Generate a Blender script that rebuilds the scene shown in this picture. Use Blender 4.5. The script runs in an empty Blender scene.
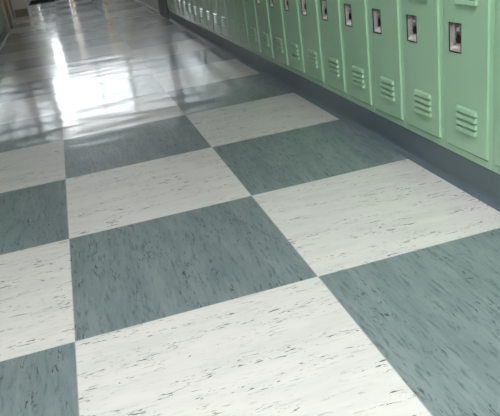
import bpy, bmesh, math, random
from mathutils import Matrix, Vector
S = bpy.context.scene
C = S.collection
U = 0.74                                   # side of one checker square in metres

# ------------------------------------------------------------------ camera, world, exposure
cam_d = bpy.data.cameras.new('camera')
cam = bpy.data.objects.new('camera', cam_d)
C.objects.link(cam)
R = Matrix(((0.95277593, 0.22860841, -0.19989051),
            (-0.27229615, 0.35174474, -0.89561735),
            (-0.13443522, 0.90775208, 0.39738311)))
cam.matrix_world = Matrix.Translation(Vector((-0.741609, -2.234619, 1.365560)) * U) @ R.to_4x4()
cam_d.sensor_width = 36.0
cam_d.lens = 649.59 / 500.0 * 36.0
cam_d.clip_start = 0.02
cam_d.dof.use_dof = True
cam_d.dof.focus_distance = 2.1
cam_d.dof.aperture_fstop = 11.0
S.camera = cam

world = bpy.data.worlds.new('daylight')
S.world = world
world.use_nodes = True
bg = world.node_tree.nodes['Background']
bg.inputs[0].default_value = (0.90, 0.96, 1.0, 1)
bg.inputs[1].default_value = 8.5

S.view_settings.view_transform = 'Standard'
S.view_settings.look = 'None'
S.view_settings.gamma = 1.0
S.view_settings.use_curve_mapping = False
S.view_settings.exposure = 0.0
S.cycles.use_denoising = True
S.cycles.max_bounces = 10
S.cycles.diffuse_bounces = 5
S.cycles.glossy_bounces = 5
S.cycles.transparent_max_bounces = 8
S.cycles.caustics_reflective = True
S.cycles.sample_clamp_indirect = 10.0

LAMP_NEAR = 38.0
LAMP_FAR = 13.0
LAMP_COL = (1.0, 0.995, 0.985, 1)

# ------------------------------------------------------------------ materials
def mat(name, col, rough=0.5, metal=0.0, spec=0.5, coat=0.0, coat_rough=0.1, vary=0.05, scale=8.0, bump=0.0, bscale=60.0):
    m = bpy.data.materials.new(name)
    m.use_nodes = True
    nt = m.node_tree; N = nt.nodes; L = nt.links
    b = N['Principled BSDF']
    b.inputs['Roughness'].default_value = rough
    b.inputs['Metallic'].default_value = metal
    b.inputs['Specular IOR Level'].default_value = spec
    b.inputs['Coat Weight'].default_value = coat
    b.inputs['Coat Roughness'].default_value = coat_rough
    tc = N.new('ShaderNodeTexCoord')
    nz = N.new('ShaderNodeTexNoise'); nz.inputs['Scale'].default_value = scale; nz.inputs['Detail'].default_value = 4
    L.new(tc.outputs['Object'], nz.inputs['Vector'])
    mx = N.new('ShaderNodeMix'); mx.data_type = 'RGBA'
    mx.inputs[6].default_value = [c * (1 - vary) for c in col] + [1]
    mx.inputs[7].default_value = [min(1, c * (1 + vary)) for c in col] + [1]
    L.new(nz.outputs['Fac'], mx.inputs[0])
    L.new(mx.outputs[2], b.inputs['Base Color'])
    if bump:
        n2 = N.new('ShaderNodeTexNoise'); n2.inputs['Scale'].default_value = bscale
        L.new(tc.outputs['Object'], n2.inputs['Vector'])
        bp = N.new('ShaderNodeBump'); bp.inputs['Strength'].default_value = bump; bp.inputs['Distance'].default_value = 0.002
        L.new(n2.outputs['Fac'], bp.inputs['Height']); L.new(bp.outputs[0], b.inputs['Normal'])
        L.new(bp.outputs[0], b.inputs['Coat Normal'])
    return m

def emit(name, col, strength):
    m = bpy.data.materials.new(name); m.use_nodes = True
    b = m.node_tree.nodes['Principled BSDF']
    b.inputs['Base Color'].default_value = (0.8, 0.8, 0.8, 1)
    b.inputs['Emission Color'].default_value = col
    b.inputs['Emission Strength'].default_value = strength
    return m

def pane_mat(name='window_glass', tint=1.0):
    m = bpy.data.materials.new(name); m.use_nodes = True
    nt = m.node_tree; nt.nodes.clear()
    o = nt.nodes.new('ShaderNodeOutputMaterial'); mx = nt.nodes.new('ShaderNodeMixShader')
    t = nt.nodes.new('ShaderNodeBsdfTransparent'); g = nt.nodes.new('ShaderNodeBsdfGlossy')
    t.inputs[0].default_value = (tint, tint, tint, 1); g.inputs['Roughness'].default_value = 0.02; mx.inputs[0].default_value = 0.08
    nt.links.new(t.outputs[0], mx.inputs[1]); nt.links.new(g.outputs[0], mx.inputs[2]); nt.links.new(mx.outputs[0], o.inputs[0])
    return m

def floor_mat():
    m = bpy.data.materials.new('waxed_checker_tile'); m.use_nodes = True
    nt = m.node_tree; N = nt.nodes; L = nt.links
    b = N['Principled BSDF']
    geo = N.new('ShaderNodeNewGeometry')
    def math_(op, a, bb=None, cc=None):
        n = N.new('ShaderNodeMath'); n.operation = op
        for i, v in enumerate((a, bb, cc)):
            if v is None: continue
            if isinstance(v, (int, float)): n.inputs[i].default_value = v
            else: L.new(v, n.inputs[i])
        return n.outputs[0]
    sep = N.new('ShaderNodeSeparateXYZ'); L.new(geo.outputs['Position'], sep.inputs[0])
    tx = math_('DIVIDE', sep.outputs[0], U); ty = math_('DIVIDE', sep.outputs[1], U)
    fx = math_('FLOOR', tx); fy = math_('FLOOR', ty)
    par = math_('FLOORED_MODULO', math_('ADD', fx, fy), 2.0)        # 0 = white, 1 = grey
    rnd = N.new('ShaderNodeTexWhiteNoise'); rnd.noise_dimensions = '2D'
    cmb = N.new('ShaderNodeCombineXYZ'); L.new(fx, cmb.inputs[0]); L.new(fy, cmb.inputs[1])
    L.new(cmb.outputs[0], rnd.inputs['Vector'])
    # grain runs across the corridor on white squares, along it on grey squares
    def grain(along, across, seed):
        v = N.new('ShaderNodeCombineXYZ')
        u_ = math_('MIX' if False else 'ADD', math_('MULTIPLY', tx, math_('SUBTRACT', 1.0, par)), math_('MULTIPLY', ty, par))
        w_ = math_('ADD', math_('MULTIPLY', ty, math_('SUBTRACT', 1.0, par)), math_('MULTIPLY', tx, par))
        # slight drift of the grain, different on each square
        tilt = math_('MULTIPLY', math_('SUBTRACT', rnd.outputs['Value'], 0.5), 0.12)
        w2 = math_('ADD', w_, math_('MULTIPLY', u_, tilt))
        L.new(math_('MULTIPLY', u_, along), v.inputs[0]); L.new(math_('MULTIPLY', w2, across), v.inputs[1])
        L.new(math_('ADD', math_('MULTIPLY', rnd.outputs['Value'], 37.0), seed), v.inputs[2])
        return v.outputs[0]
    def noise(vec, scale, detail=3.0, rough=0.55, dist=0.0):
        n = N.new('ShaderNodeTexNoise'); n.inputs['Scale'].default_value = scale
        n.inputs['Detail'].default_value = detail; n.inputs['Roughness'].default_value = rough
        n.inputs['Distortion'].default_value = dist
        L.new(vec, n.inputs['Vector']); return n.outputs['Fac']
    def ramp(fac, a, bb):
        r = N.new('ShaderNodeMapRange'); r.interpolation_type = 'SMOOTHSTEP'
        r.inputs['From Min'].default_value = a; r.inputs['From Max'].default_value = bb
        L.new(fac, r.inputs['Value']); return r.outputs[0]
    def mix(f, a, bb):
        n = N.new('ShaderNodeMix'); n.data_type = 'RGBA'
        if isinstance(f, (int, float)): n.inputs[0].default_value = f
        else: L.new(f, n.inputs[0])
        for i, v in ((6, a), (7, bb)):
            if isinstance(v, tuple): n.inputs[i].default_value = (*v, 1)
            else: L.new(v, n.inputs[i])
        return n.outputs[2]
    broad = noise(grain(1.6, 9.0, 0.0), 1.6, 4.0, 0.6, 0.3)
    fine = noise(grain(7.0, 46.0, 5.0), 1.5, 4.0, 0.65, 0.4)
    fleck = noise(grain(19.0, 105.0, 11.0), 1.0, 3.0, 0.55, 1.1)
    patch = noise(grain(1.5, 6.0, 19.0), 2.2, 2.0)
    white = mix(ramp(broad, 0.35, 0.7), (0.755, 0.745, 0.735), (0.685, 0.682, 0.675))
    white = mix(math_('MULTIPLY', ramp(fine, 0.55, 0.72), 0.5), white, (0.42, 0.44, 0.43))
    grey = mix(ramp(broad, 0.35, 0.68), (0.178, 0.228, 0.246), (0.232, 0.285, 0.300))
    grey = mix(math_('MULTIPLY', ramp(fine, 0.52, 0.68), 0.7), grey, (0.085, 0.125, 0.135))
    grey = mix(math_('MULTIPLY', ramp(fine, 0.46, 0.28), 0.35), grey, (0.30, 0.37, 0.365))
    col = mix(par, white, grey)
    fl = math_('MULTIPLY', ramp(fleck, 0.605, 0.645), ramp(patch, 0.44, 0.58))
    col = mix(math_('MULTIPLY', fl, 0.96), col, (0.035, 0.045, 0.05))
    # fine seams
    def edge(t, f):
        d = math_('SUBTRACT', t, f)
        return math_('MINIMUM', d, math_('SUBTRACT', 1.0, d))
    ed = math_('MINIMUM', edge(tx, fx), edge(ty, fy))
    seam = ramp(ed, 0.004, 0.0015)
    col = mix(math_('MULTIPLY', seam, 0.35), col, (0.55, 0.58, 0.57))
    L.new(col, b.inputs['Base Color'])
    b.inputs['Roughness'].default_value = 0.36
    b.inputs['Specular IOR Level'].default_value = 0.5
    b.inputs['Coat Weight'].default_value = 1.0
    b.inputs['Coat IOR'].default_value = 1.65
    # uneven wax: long ripples across the corridor
    wv = N.new('ShaderNodeCombineXYZ')
    L.new(math_('MULTIPLY', tx, 0.9), wv.inputs[0]); L.new(math_('MULTIPLY', ty, 2.7), wv.inputs[1])
    wave = noise(wv.outputs[0], 1.7, 0.6, 0.4, 0.0)
    bp = N.new('ShaderNodeBump'); bp.inputs['Strength'].default_value = 1.0; bp.inputs['Distance'].default_value = 0.0028
    L.new(wave, bp.inputs['Height']); L.new(bp.outputs[0], b.inputs['Coat Normal'])
    cr = N.new('ShaderNodeMapRange'); cr.inputs['To Min'].default_value = 0.05; cr.inputs['To Max'].default_value = 0.19
    L.new(noise(wv.outputs[0], 4.0, 3.0), cr.inputs['Value']); L.new(cr.outputs[0], b.inputs['Coat Roughness'])
    return m

M = dict(
    floor=floor_mat(),
    green=mat('green_locker_enamel', (0.37, 0.60, 0.42), 0.40, 0, 0.4, 0.85, 0.09, 0.03, 5.0, 0.08, 14),
    cove=mat('slate_vinyl_base', (0.112, 0.150, 0.178), 0.42, 0, 0.5, 0.0, 0.1, 0.08, 10),
    chrome=mat('brushed_chrome', (0.70, 0.67, 0.66), 0.38, 0.8, 0.5, vary=0.08, scale=30),
    latch_steel=mat('polished_steel', (0.80, 0.78, 0.76), 0.3, 0.5),
    black=mat('black_plastic', (0.012, 0.012, 0.013), 0.35),
    rim=mat('rim_shadow_tone', (0.03, 0.05, 0.04), 0.5),  # dark colour stands in for the shadow around the cup edge
    wall=mat('painted_block_wall', (0.50, 0.51, 0.47), 0.35, coat=0.6, coat_rough=0.15, vary=0.05, scale=3),
    upper=mat('cream_upper_wall', (0.5, 0.5, 0.48), 0.6, vary=0.03, scale=3),
    ceil=mat('ceiling_board', (0.34, 0.34, 0.325), 0.9, vary=0.04, scale=30, bump=0.3),
    trim=mat('white_trim', (0.72, 0.72, 0.68), 0.35),
    navy=mat('dark_navy_enamel', (0.022, 0.026, 0.038), 0.4),
    beige=mat('beige_jamb_paint', (0.74, 0.68, 0.58), 0.4),
    wood=mat('brown_wood', (0.40, 0.19, 0.09), 0.45, vary=0.25, scale=12),
    oak=mat('yellow_paint', (0.55, 0.35, 0.07), 0.4),
    steel=mat('dull_steel_plate', (0.22, 0.22, 0.21), 0.4, 0.6),
    cab=mat('pale_grey_enamel', (0.80, 0.80, 0.76), 0.45),
    grille=mat('olive_vent', (0.34, 0.33, 0.25), 0.5, vary=0.15, scale=20),
    mat_=mat('black_rubber', (0.005, 0.005, 0.006), 0.9, 0, 0.1, vary=0.2, scale=60, bump=0.5, bscale=200),
    doorgrey=mat('grey_green_door', (0.15, 0.195, 0.205), 0.45),
    lamp_near=emit('lit_diffuser', LAMP_COL, LAMP_NEAR),
    lamp_far=emit('lit_diffuser_end', LAMP_COL, LAMP_FAR),
    glass=pane_mat(),
    dimming_pane=pane_mat('daylight_dimming_glass', 0.72),
)

# ------------------------------------------------------------------ mesh helpers
class MB:
    def __init__(s): s.bm = bmesh.new()
    def box(s, x0, x1, y0, y1, z0, z1, bev=0.0, seg=2):
        t = bmesh.new()
        vs = [t.verts.new((x, y, z)) for x in (x0, x1) for y in (y0, y1) for z in (z0, z1)]
        for f in ((0,1,3,2), (4,6,7,5), (0,4,5,1), (2,3,7,6), (0,2,6,4), (1,5,7,3)):
            t.faces.new([vs[i] for i in f])
        if bev: bmesh.ops.bevel(t, geom=t.edges[:], offset=bev, segments=seg, profile=0.5, affect='EDGES')
        s.merge(t); return s
    def merge(s, t):
        me = bpy.data.meshes.new('t'); t.to_mesh(me); t.free(); s.bm.from_mesh(me); bpy.data.meshes.remove(me)
    def prism(s, prof, axis, a, b, caps=True):
        """prof: list of 2-D points, swept along axis from a to b"""
        def P(u, v, w):
            return {'x': (w, u, v), 'y': (u, w, v), 'z': (u, v, w)}[axis]
        A = [s.bm.verts.new(P(u, v, a)) for u, v in prof]; B = [s.bm.verts.new(P(u, v, b)) for u, v in prof]
        n = len(prof)
        for i in range(n): s.bm.faces.new((A[i], A[(i+1) % n], B[(i+1) % n], B[i]))
        if caps: s.bm.faces.new(A[::-1]); s.bm.faces.new(B)
        return s
    def cyl(s, p, q, r, n=16, r2=None):
        p, q = Vector(p), Vector(q); d = q - p
        t = bmesh.new()
        bmesh.ops.create_cone(t, cap_ends=True, segments=n, radius1=r, radius2=r if r2 is None else r2, depth=d.length)
        mtx = Matrix.Translation((p + q) / 2) @ d.to_track_quat('Z', 'Y').to_matrix().to_4x4()
        bmesh.ops.transform(t, matrix=mtx, verts=t.verts[:]); s.merge(t); return s
    def build(s, name, m, parent=None, smooth=False):
        bmesh.ops.recalc_face_normals(s.bm, faces=s.bm.faces[:])
        me = bpy.data.meshes.new(name); s.bm.to_mesh(me); s.bm.free()
        me.materials.append(m)
        if smooth:
            for f in me.polygons: f.use_smooth = True
        o = bpy.data.objects.new(name, me); C.objects.link(o)
        if parent: o.parent = parent
        return o
def tag(o, label=None, cat=None, group=None, kind=None):
    if label: o['label'] = label
    if cat: o['category'] = cat
    if group: o['group'] = group
    if kind: o['kind'] = kind
    return o
def empty(name, loc=(0, 0, 0), rz=0.0):
    o = bpy.data.objects.new(name, None); C.objects.link(o)
    o.empty_display_size = 0.1; o.location = loc; o.rotation_euler = (0, 0, rz); return o
def copy_tree(o, parent=None):
    c = o.copy(); C.objects.link(c)
    if parent: c.parent = parent
    for ch in list(o.children): copy_tree(ch, c)
    return c
def structure(o, label=None, cat=None):
    return tag(o, label, cat, kind='structure')

# ------------------------------------------------------------------ the corridor shell
XL, XR = -1.97 * U, 0.985 * U              # wall faces
Y0, Y1 = -6.0 * U, 22.0 * U
H = 4.6 * U
LK = 0.42                                   # locker depth
LH0, LH1 = 0.160 * U, 0.160 * U + 1.83      # locker bottom / top
RY0, RY1 = 0.448 * U - 0.206 * U - 3 * 0.412 * U, 0.448 * U - 0.206 * U + 23 * 0.412 * U
LY1 = 12.05 * U; LY0 = LY1 - 18 * 0.412 * U
structure(MB().box(XL - 0.6, XR + 0.6, Y0 - 0.2, Y1 + 0.2, -0.12, 0).build('floor', M['floor']), 'glossy waxed floor of white and slate-grey checker squares', 'floor')
structure(MB().box(XL - 0.6, XR + 0.6, Y0 - 0.2, Y1 + 0.2, H, H + 0.1).build('ceiling', M['ceil']), 'off-white corridor ceiling', 'ceiling')
w = MB()
w.box(XR, XR + 0.6, Y0, RY0, 0, H).box(XR, XR + 0.6, RY1, Y1, 0, H).box(XR, XR + 0.6, RY0, RY1, LH1 + 0.004, H)
w.box(XR + LK + 0.01, XR + 0.6, RY0, RY1, 0, LH1 + 0.004)
structure(w.build('wall_right', M['wall']), 'painted wall around and beyond the right-hand lockers', 'wall')
structure(MB().box(XR + 0.002, XR + LK, RY0 + .001, RY1 - .001, 0, LH0 - 0.0005).build('trim_1', M['cove']), 'plinth under the right-hand lockers', 'trim')
D0, D1 = 12.55 * U, 14.35 * U               # doorway on the left wall
w = MB()
w.box(XL - 0.6, XL, Y0, LY0, 0, H).box(XL - 0.6, XL, LY1, D0, 0, H).box(XL - 0.6, XL, D1, Y1, 0, H)
w.box(XL - 0.6, XL, LY0, LY1, LH1 + 0.004, H).box(XL - 0.6, XL, D0, D1, 2.12, H)
w.box(XL - 0.6, XL - LK - 0.01, LY0, LY1, 0, LH1 + 0.004).box(XL - 0.6, XL - 0.2, D0, D1, 0, 2.12)
structure(w.build('wall_left', M['wall']), 'painted wall around and beyond the left-hand lockers', 'wall')
structure(MB().box(XL - LK, XL - 0.002, LY0 + .001, LY1 - .001, 0, LH0 - 0.0005).build('trim_2', M['cove']), 'plinth under the left-hand lockers', 'trim')
structure(MB().box(XL - 0.6, XR + 0.6, Y0 - 0.2, Y0, 0, H).build('wall_back', M['upper']), 'wall behind the camera', 'wall')

# end wall with double doors and a tall window over them
DX = [-1.66 * U, -0.50 * U, 0.62 * U]; DH = 2.55 * U; WZ0, WZ1 = 2.75 * U, 4.42 * U; WX0, WX1 = -1.82 * U, 0.95 * U; WXM = -1.24 * U
w = MB()
w.box(XL - 0.6, DX[0] - 0.04, Y1, Y1 + 0.2, 0, DH + 0.03).box(DX[2] + 0.04, XR + 0.6, Y1, Y1 + 0.2, 0, DH + 0.03)
w.box(XL - 0.6, XR + 0.6, Y1, Y1 + 0.2, DH + 0.03, WZ0).box(XL - 0.6, WX0, Y1, Y1 + 0.2, WZ0, WZ1)
w.box(WX1, XR + 0.6, Y1, Y1 + 0.2, WZ0, WZ1).box(XL - 0.6, XR + 0.6, Y1, Y1 + 0.2, WZ1, H)
structure(w.build('wall_end', M['upper']), 'far end wall of the corridor', 'wall')
fr = MB()
structure(MB().box(DX[0] - .04, DX[0] + .04, Y1 - .03, Y1 + .14, 0, DH - .001, .004).build('trim_10', M['beige']), 'beige jamb at the left of the end doors', 'trim')
for x in DX[1:]: fr.box(x - 0.04, x + 0.04, Y1 - 0.03, Y1 + 0.14, 0, DH, 0.004)
fr.box(DX[0] - 0.04, DX[2] + 0.04, Y1 - 0.03, Y1 + 0.14, DH, DH + 0.03, 0.004)
structure(fr.build('trim_3', M['oak']), 'yellow painted frame of the end doors', 'trim')
# left leaf has a glazed lite, right leaf is solid
a, b_ = DX[0] + 0.045, DX[1] - 0.045
l0, l1, z0, z1 = -1.48 * U, -1.22 * U, 1.62 * U, 2.42 * U
d = MB().box(a, l0, Y1 + .05, Y1 + .1, 0.005, DH - .005).box(l1, b_, Y1 + .05, Y1 + .1, 0.005, DH - .005)
d.box(l0, l1, Y1 + .05, Y1 + .1, 0.005, z0).box(l0, l1, Y1 + .05, Y1 + .1, z1, DH - .005)
d2 = structure(d.build('door_2', M['doorgrey']), 'left leaf of the end doors with a glazed lite', 'door')
MB().box(l0, l1, Y1 + .072, Y1 + .078, z0, z1).build('pane', M['glass'], d2)
MB().box(b_ - .12, b_ - .03, Y1 + .02, Y1 + .05, 0.98, 1.02, .008).build('push_bar', M['chrome'], d2)
d3 = structure(MB().box(DX[1] + .045, DX[2] - .045, Y1 + .05, Y1 + .1, 0.005, DH - .005, .003).build('door_3', M['doorgrey']), 'right leaf of the end doors', 'door')
MB().box(DX[1] + .075, DX[1] + .165, Y1 + .02, Y1 + .05, 0.98, 1.02, .008).build('push_bar', M['chrome'], d3)
wf = MB()
for x in (WX0 + .02, WXM, WXM + (WX1 - WXM) / 2, WX1 - .02): wf.box(x - .02, x + .02, Y1 + .02, Y1 + .09, WZ0, WZ1)
for z in (WZ0 + .02, (WZ0 + WZ1) / 2, WZ1 - .02): wf.box(WX0, WX1, Y1 + .025, Y1 + .085, z - .018, z + .018)
wn = structure(wf.build('window_1', M['trim']), 'tall window over the end doors', 'window')
MB().box(WX0, WXM, Y1 + .052, Y1 + .058, WZ0, WZ1).build('pane', M['glass'], wn)
MB().box(WXM, WX1, Y1 + .052, Y1 + .058, WZ0, WZ1).build('pane', M['dimming_pane'], wn)['label'] = 'pane with a tint added to dim the daylight'  # tint added so this part of the window reflects less brightly

structure(MB().box(XL - .1, XR + .1, 19.3 * U, 19.6 * U, 4.08 * U, H + .01).build('lamp_screen_beam', M['upper']), 'unseen beam added to screen the end light from the floor reflections', 'trim')  # added beam, hides the end light from the floor's mirror view

# cove bases with a curved toe
def cove(name, x, s, y0, y1, h, m, label):
    """x: wall face, s: +1 when the wall is on the +x side"""
    pr = [(0, 0), (0, h), (-.003, h), (-.0035, .028), (-.006, .016), (-.012, .008), (-.022, .003), (-.026, .0012), (-.026, 0)]
    o = MB().prism([(x + s * u, v) for u, v in pr], 'y', y0, y1).build(name, m)
    return structure(o, label, 'baseboard')
cove('baseboard_right', XR + .0035, 1, RY0, RY1, LH0 - .001, M['cove'], 'slate-grey vinyl base below the right-hand lockers')
cove('baseboard_left', XL - .0035, -1, LY0, LY1, LH0 - .001, M['cove'], 'slate-grey vinyl base below the left-hand lockers')
# pale strips where the walls beyond the lockers meet the floor
structure(MB().box(XR - .02, XR, 10.82 * U, Y1, 0, .035, .004).build('trim_4', M['trim']), 'thin white strip along the foot of the far right wall', 'trim')
structure(MB().box(XL, XL + .02, D1 + .1, 14.78 * U, 0, .035, .004).build('trim_5', M['trim']), 'thin white strip along the foot of the far left wall', 'trim')
structure(MB().box(XL - .001, XL + .016, LY0, LY1, 0, .014, .003).build('toe_highlight', M['trim']), 'thin white strip standing in for the highlight on the left-hand cove toe', 'trim')  # white colour stands in for light caught by the vinyl toe
# dark pilaster where the right-hand lockers stop
structure(MB().box(XR - .012, XR + .05, RY1 + .003, 10.80 * U, 0, H, .003).build('trim_7', M['navy']), 'dark navy pilaster at the far end of the right-hand lockers', 'trim')

# doorway on the left wall: beige jambs, brown wooden door with a steel kick plate
j = MB()
j.box(XL - .2, XL + .012, D0, D0 + .14, 0, 2.12, .003).box(XL - .2, XL + .012, D1 - .2, D1, 0, 2.12, .003).box(XL - .2, XL + .012, D0 + .14, D1 - .2, 2.02, 2.12, .003)
structure(j.build('trim_8', M['beige']), 'beige frame of the wooden door on the left', 'trim')
dl = structure(MB().box(XL - .06, XL - .015, D0 + .142, D1 - .202, .006, 2.018, .002).build('door_1', M['wood']), 'brown wooden door in the left wall beyond the lockers', 'door')
MB().box(XL - .015, XL - .012, D0 + .15, D1 - .21, .02, .19).build('kick_plate', M['steel'], dl)
MB().cyl((XL - .014, D1 - .27, 1.0), (XL + .03, D1 - .27, 1.0), .012).cyl((XL + .028, D1 - .27, 1.0), (XL + .028, D1 - .38, 1.0), .009).build('door_handle', M['chrome'], dl, True)

# ------------------------------------------------------------------ lockers
P = 0.412 * U                               # pitch
def grid_panel(xs, zs, hole, y0, y1, bev):
    """door sheet with one rectangular hole, front at y0, back at y1, rounded outer front edge"""
    bm = bmesh.new()
    F = {}; B = {}
    for i, x in enumerate(xs):
        for k, z in enumerate(zs):
            F[i, k] = bm.verts.new((x, y0, z)); B[i, k] = bm.verts.new((x, y1, z))
    ni, nk = len(xs) - 1, len(zs) - 1
    solid = lambda i, k: 0 <= i < ni and 0 <= k < nk and (i, k) != hole
    for i in range(ni):
        for k in range(nk):
            if not solid(i, k): continue
            bm.faces.new((F[i, k], F[i+1, k], F[i+1, k+1], F[i, k+1]))
            bm.faces.new((B[i, k], B[i, k+1], B[i+1, k+1], B[i+1, k]))
            for (di, dk, p, q) in ((-1, 0, (i, k), (i, k+1)), (1, 0, (i+1, k+1), (i+1, k)), (0, -1, (i+1, k), (i, k)), (0, 1, (i, k+1), (i+1, k+1))):
                if not solid(i + di, k + dk): bm.faces.new((F[p], F[q], B[q], B[p]))
    bm.edges.ensure_lookup_table()
    out = []
    for e in bm.edges:
        a, b = e.verts[0].co, e.verts[1].co
        if abs(a.y - y0) > 1e-6 or abs(b.y - y0) > 1e-6: continue
        for ax, lo, hi in ((0, xs[0], xs[-1]), (2, zs[0], zs[-1])):
            for lim in (lo, hi):
                if abs(a[ax] - lim) < 1e-6 and abs(b[ax] - lim) < 1e-6: out.append(e)
    bmesh.ops.bevel(bm, geom=list(set(out)), offset=bev, segments=3, profile=0.5, affect='EDGES')
    return bm

def louvers(mb, x0, x1, zt, n, step, h, out, y):
    for k in range(n):
        z1 = zt - k * step; z0 = z1 - h
        bm = mb.bm
        # hooded slat, open underneath, sheet folded with closed cheeks
        V = lambda x, yy, z: bm.verts.new((x, yy, z))
        e = .003
        a0, a1 = V(x0 + e, y, z1), V(x1 - e, y, z1)
        b0, b1 = V(x0 + e, y - out * .75, z1 - h * .35), V(x1 - e, y - out * .75, z1 - h * .35)
        c0, c1 = V(x0 + e, y - out, z0), V(x1 - e, y - out, z0)
        g0, g1 = V(x0, y, z0), V(x1, y, z0)
        i0, i1 = V(x0 + e, y - out + .0015, z0), V(x1 - e, y - out + .0015, z0)
        bm.faces.new((a0, a1, b1, b0)); bm.faces.new((b0, b1, c1, c0)); bm.faces.new((c0, c1, i1, i0))
        bm.faces.new((a0, b0, g0)); bm.faces.new((b0, c0, g0)); bm.faces.new((a1, g1, b1)); bm.faces.new((b1, g1, c1))

def make_locker():
    root = empty('locker')
    W = P - .0012; fs = 0.0285 * U          # width, frame strip
    T = 1.83
    body = MB()
    yf = 0.0085                             # frame face sits a little behind the door face
    body.box(-W/2, -W/2 + fs + .006, yf, LK - .01, 0, T, .0028, 2).box(W/2 - fs - .006, W/2, yf, LK - .01, 0, T, .0028, 2)
    body.box(-W/2 + .001, W/2 - .001, yf + .0003, LK - .01, 0, .027, .0020, 2).box(-W/2 + .001, W/2 - .001, yf + .0003, LK - .01, T - .03, T, .0012, 1)
    midz = 0.875 - .0
    body.box(-W/2 + .001, W/2 - .001, yf + .0003, LK - .01, midz + .004, midz + .046, .0012, 1)
    body.box(-W/2 + .001, W/2 - .001, LK - .02, LK - .01, 0.001, T - .001)
    body.build('body', M['green'], root)
    def door(zb, h, hole_z0, hole_z1, low_z, up_z):
        w2 = W/2 - fs
        hx0, hx1 = -0.129 * U, -0.029 * U
        bm = grid_panel([-w2, hx0, hx1, w2], [zb, hole_z0, hole_z1, zb + h], (1, 1), 0.0, .022, .0050)
        mb = MB(); mb.merge(bm)
        dr = mb.build('door', M['green'], root)
        lx0, lx1 = -0.067 * U, 0.101 * U
        if low_z:
            m_ = MB(); louvers(m_, lx0, lx1, low_z, 4, 0.0325 * U, 0.0245 * U, .0100, 0.0002); m_.build('louver_panel', M['green'], dr)
        if up_z:
            m_ = MB(); louvers(m_, lx0, lx1, up_z, 4, 0.0325 * U, 0.0245 * U, .0100, 0.0002); m_.build('louver_panel', M['green'], dr)
        # recessed latch cup: curved scoop, rim coloured dark for its shadow
        cu = MB(); e = .0012
        prof = [(.0005, hole_z1 + .002), (.028, hole_z1 - .004), (.032, hole_z1 - .016), (.032, hole_z0 + .040), (.026, hole_z0 + .024), (.014, hole_z0 + .010), (.0005, hole_z0 + .003)]
        A = [cu.bm.verts.new((hx0 + e, u, v)) for u, v in prof]; Bq = [cu.bm.verts.new((hx1 - e, u, v)) for u, v in prof]
        for i in range(len(prof) - 1): cu.bm.faces.new((A[i], A[i+1], Bq[i+1], Bq[i]))
        cu.bm.faces.new(A); cu.bm.faces.new(Bq[::-1])
        cup = cu.build('latch_cup', M['chrome'], dr)
        r = MB(); rw = .0018
        r.box(hx0 - rw, hx0 + .0015, -.0016, .003, hole_z0 - rw, hole_z1 + rw, .0009).box(hx1 - .0015, hx1 + rw, -.0016, .003, hole_z0 - rw, hole_z1 + rw, .0009)
        r.box(hx0 - rw, hx1 + rw, -.0016, .003, hole_z0 - rw, hole_z0 + .0015, .0009).box(hx0 - rw, hx1 + rw, -.0016, .003, hole_z1 - .0015, hole_z1 + rw, .0009)
        r.build('latch_rim', M['rim'], dr)
        hm = (hole_z0 + hole_z1) / 2; xm = hx0 * .38 + hx1 * .62
        l = MB().box(xm - .011, xm + .011, .013, .024, hole_z1 - .034, hole_z1 - .010, .003).cyl((xm, .004, hole_z1 - .021), (xm, .014, hole_z1 - .021), .0055)
        l.build('latch_plate', M['latch_steel'], dr)
        k = MB().cyl((xm + .006, .002, hm - .006), (xm + .006, .026, hm - .006), .0135, 20).box(xm - .008, xm + .021, .003, .010, hm - .004, hm + .010, .003)
        k.build('latch_lift', M['black'], dr)
        s_ = MB().box(hx0 + .003, hx0 + .017, .010, .026, hole_z0 + .03, hole_z1 - .012, .003)
        s_.build('latch_bar', M['chrome'], dr)
    door(.034, midz - .034, .52 * U, .655 * U, (.427 - .160) * U, (1.030 - .160) * U)
    door(midz + .05, T - .034 - midz - .05, midz + .05 + .35, midz + .05 + .45, midz + .05 + .16, midz + .05 + .64)
    return root

ORD = ['first', 'second', 'third', 'fourth', 'fifth', 'sixth', 'seventh', 'eighth', 'ninth', 'tenth', 'eleventh', 'twelfth', 'thirteenth',
       'fourteenth', 'fifteenth', 'sixteenth', 'seventeenth', 'eighteenth', 'nineteenth', 'twentieth', 'twenty-first', 'twenty-second',
       'twenty-third', 'twenty-fourth', 'twenty-fifth']
proto = make_locker()
XF = 0.975 * U
right_group = 'green lockers along the right wall'
for i in range(-3, 23):
    o = proto if i == -3 else copy_tree(proto)
    o.location = (XF, (0.448 + 0.412 * i) * U, LH0); o.rotation_euler = (0, 0, -math.pi / 2)
    n = i + 1                               # 0 = the one cut by the right edge of the photo
    if n < -1: lab = 'green metal locker nearest the back wall behind the camera, outside the frame'
    elif n < 0: lab = 'green metal locker just outside the frame past the right edge'
    elif n == 0: lab = 'green locker cut off by the right edge, only its door edge showing'
    elif n == 1: lab = 'nearest green locker with its whole latch cup and lower louvers showing'
    elif i == 22: lab = 'farthest green locker in the right-hand row, touching the dark navy pilaster'
    elif n <= 9: lab = 'green locker in right-hand row, its chrome latch cup the %s from the right edge' % ORD[n - 1]
    else: lab = 'green locker in right-hand row, %s from the dark navy pilaster at the far end' % ORD[22 - i]
    tag(o, lab, 'locker', right_group)
for k in range(18):
    o = copy_tree(proto)
    o.location = (-1.96 * U, LY1 - (k + .5) * P, LH0); o.rotation_euler = (0, 0, math.pi / 2)
    lab = 'green locker at the far end of the left-hand row, next to the beige door frame' if k == 0 else \
          'green locker in the left-hand row, %s back from the beige door frame' % ORD[k]
    tag(o, lab, 'locker', 'green lockers along the left wall')

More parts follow.
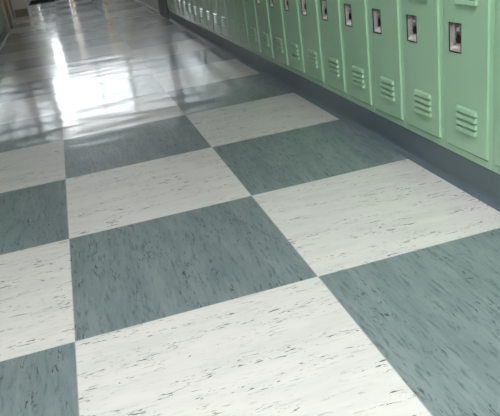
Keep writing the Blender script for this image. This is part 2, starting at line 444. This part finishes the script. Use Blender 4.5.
# ------------------------------------------------------------------ loose things
cb = empty('utility_cabinet', (-1.955 * U, 14.8 * U, 0))
tag(cb, 'pale grey metal cabinet with an olive vent near the floor, against the left wall', 'cabinet')
cw = .345 * U
MB().box(0, cw, 0, .62, .035, 1.5, .006).build('cabinet_body', M['cab'], cb)
MB().box(-.004, cw + .006, -.006, .615, 0, .04, .004).build('plinth', M['beige'], cb)
g = MB().box(.02, cw - .012, -.005, .004, .052, .185, .002)
for q in range(7): g.box(.028, cw - .02, -.009, -.004, .062 + q * .017, .069 + q * .017)
g.build('vent_grille', M['grille'], cb)
MB().box(cw - .045, cw - .03, -.02, .002, .8, .92, .003).build('handle', M['chrome'], cb)

mt = MB().box(-1.80 * U, -.87 * U, 19.75 * U, 21.6 * U, 0.0, .012, .004)
for q in range(12): mt.box(-1.77 * U, -.90 * U, (19.82 + q * .146) * U, (19.90 + q * .146) * U, .011, .015, .001)
tag(mt.build('floor_mat', M['mat_']), 'black ribbed rubber mat lying on the floor at the far end', 'mat')

for nm, yy, m, lab in (('b', -4.3, 'lamp_near', 'long ceiling light overhead behind the camera, farthest back'),
                       ('a', -1.7, 'lamp_near', 'long ceiling light overhead at the camera'),
                       ('d', 20.75, 'lamp_far', 'long ceiling light before the end doors')):
    t = tag(empty('ceiling_light', (-.5 * U, yy * U, H)), lab, 'ceiling light', 'corridor ceiling lights')
    f = MB().box(-.62, .62, -.31, -.29, -.06, 0).box(-.62, .62, .29, .31, -.06, 0).box(-.62, -.60, -.29, .29, -.06, 0).box(.60, .62, -.29, .29, -.06, 0)
    f.build('frame', M['trim'], t)
    MB().box(-.6, .6, -.29, .29, -.05, -.035).build('diffuser', M[m], t)

# unseen fill light added to brighten the dim end by the wooden door; its deep shade keeps the lit disc out of the low floor reflections
dn = tag(empty('fill_light', (-1.0 * U, 13.4 * U, H)), 'unseen fill light in a black can, added above the wooden door', 'ceiling light')
can = MB(); ring = [(.12, 0), (.12, -.36), (.115, -.36), (.115, -.012), (0.0001, -.012), (0.0001, 0)]
for k in range(28):
    a0, a1 = 2 * math.pi * k / 28, 2 * math.pi * (k + 1) / 28
    for (r0, z0), (r1, z1) in zip(ring[:-1], ring[1:]):
        can.bm.faces.new([can.bm.verts.new(v) for v in ((r0 * math.cos(a0), r0 * math.sin(a0), z0), (r0 * math.cos(a1), r0 * math.sin(a1), z0),
                                                        (r1 * math.cos(a1), r1 * math.sin(a1), z1), (r1 * math.cos(a0), r1 * math.sin(a0), z1))])
bmesh.ops.remove_doubles(can.bm, verts=can.bm.verts[:], dist=.0005)
can.build('can_shade', M['mat_'], dn)
MB().cyl((0, 0, -.012), (0, 0, -.03), .105, 28).build('lamp', emit('fill_light_lamp', (1, .97, .92, 1), 210.0), dn)
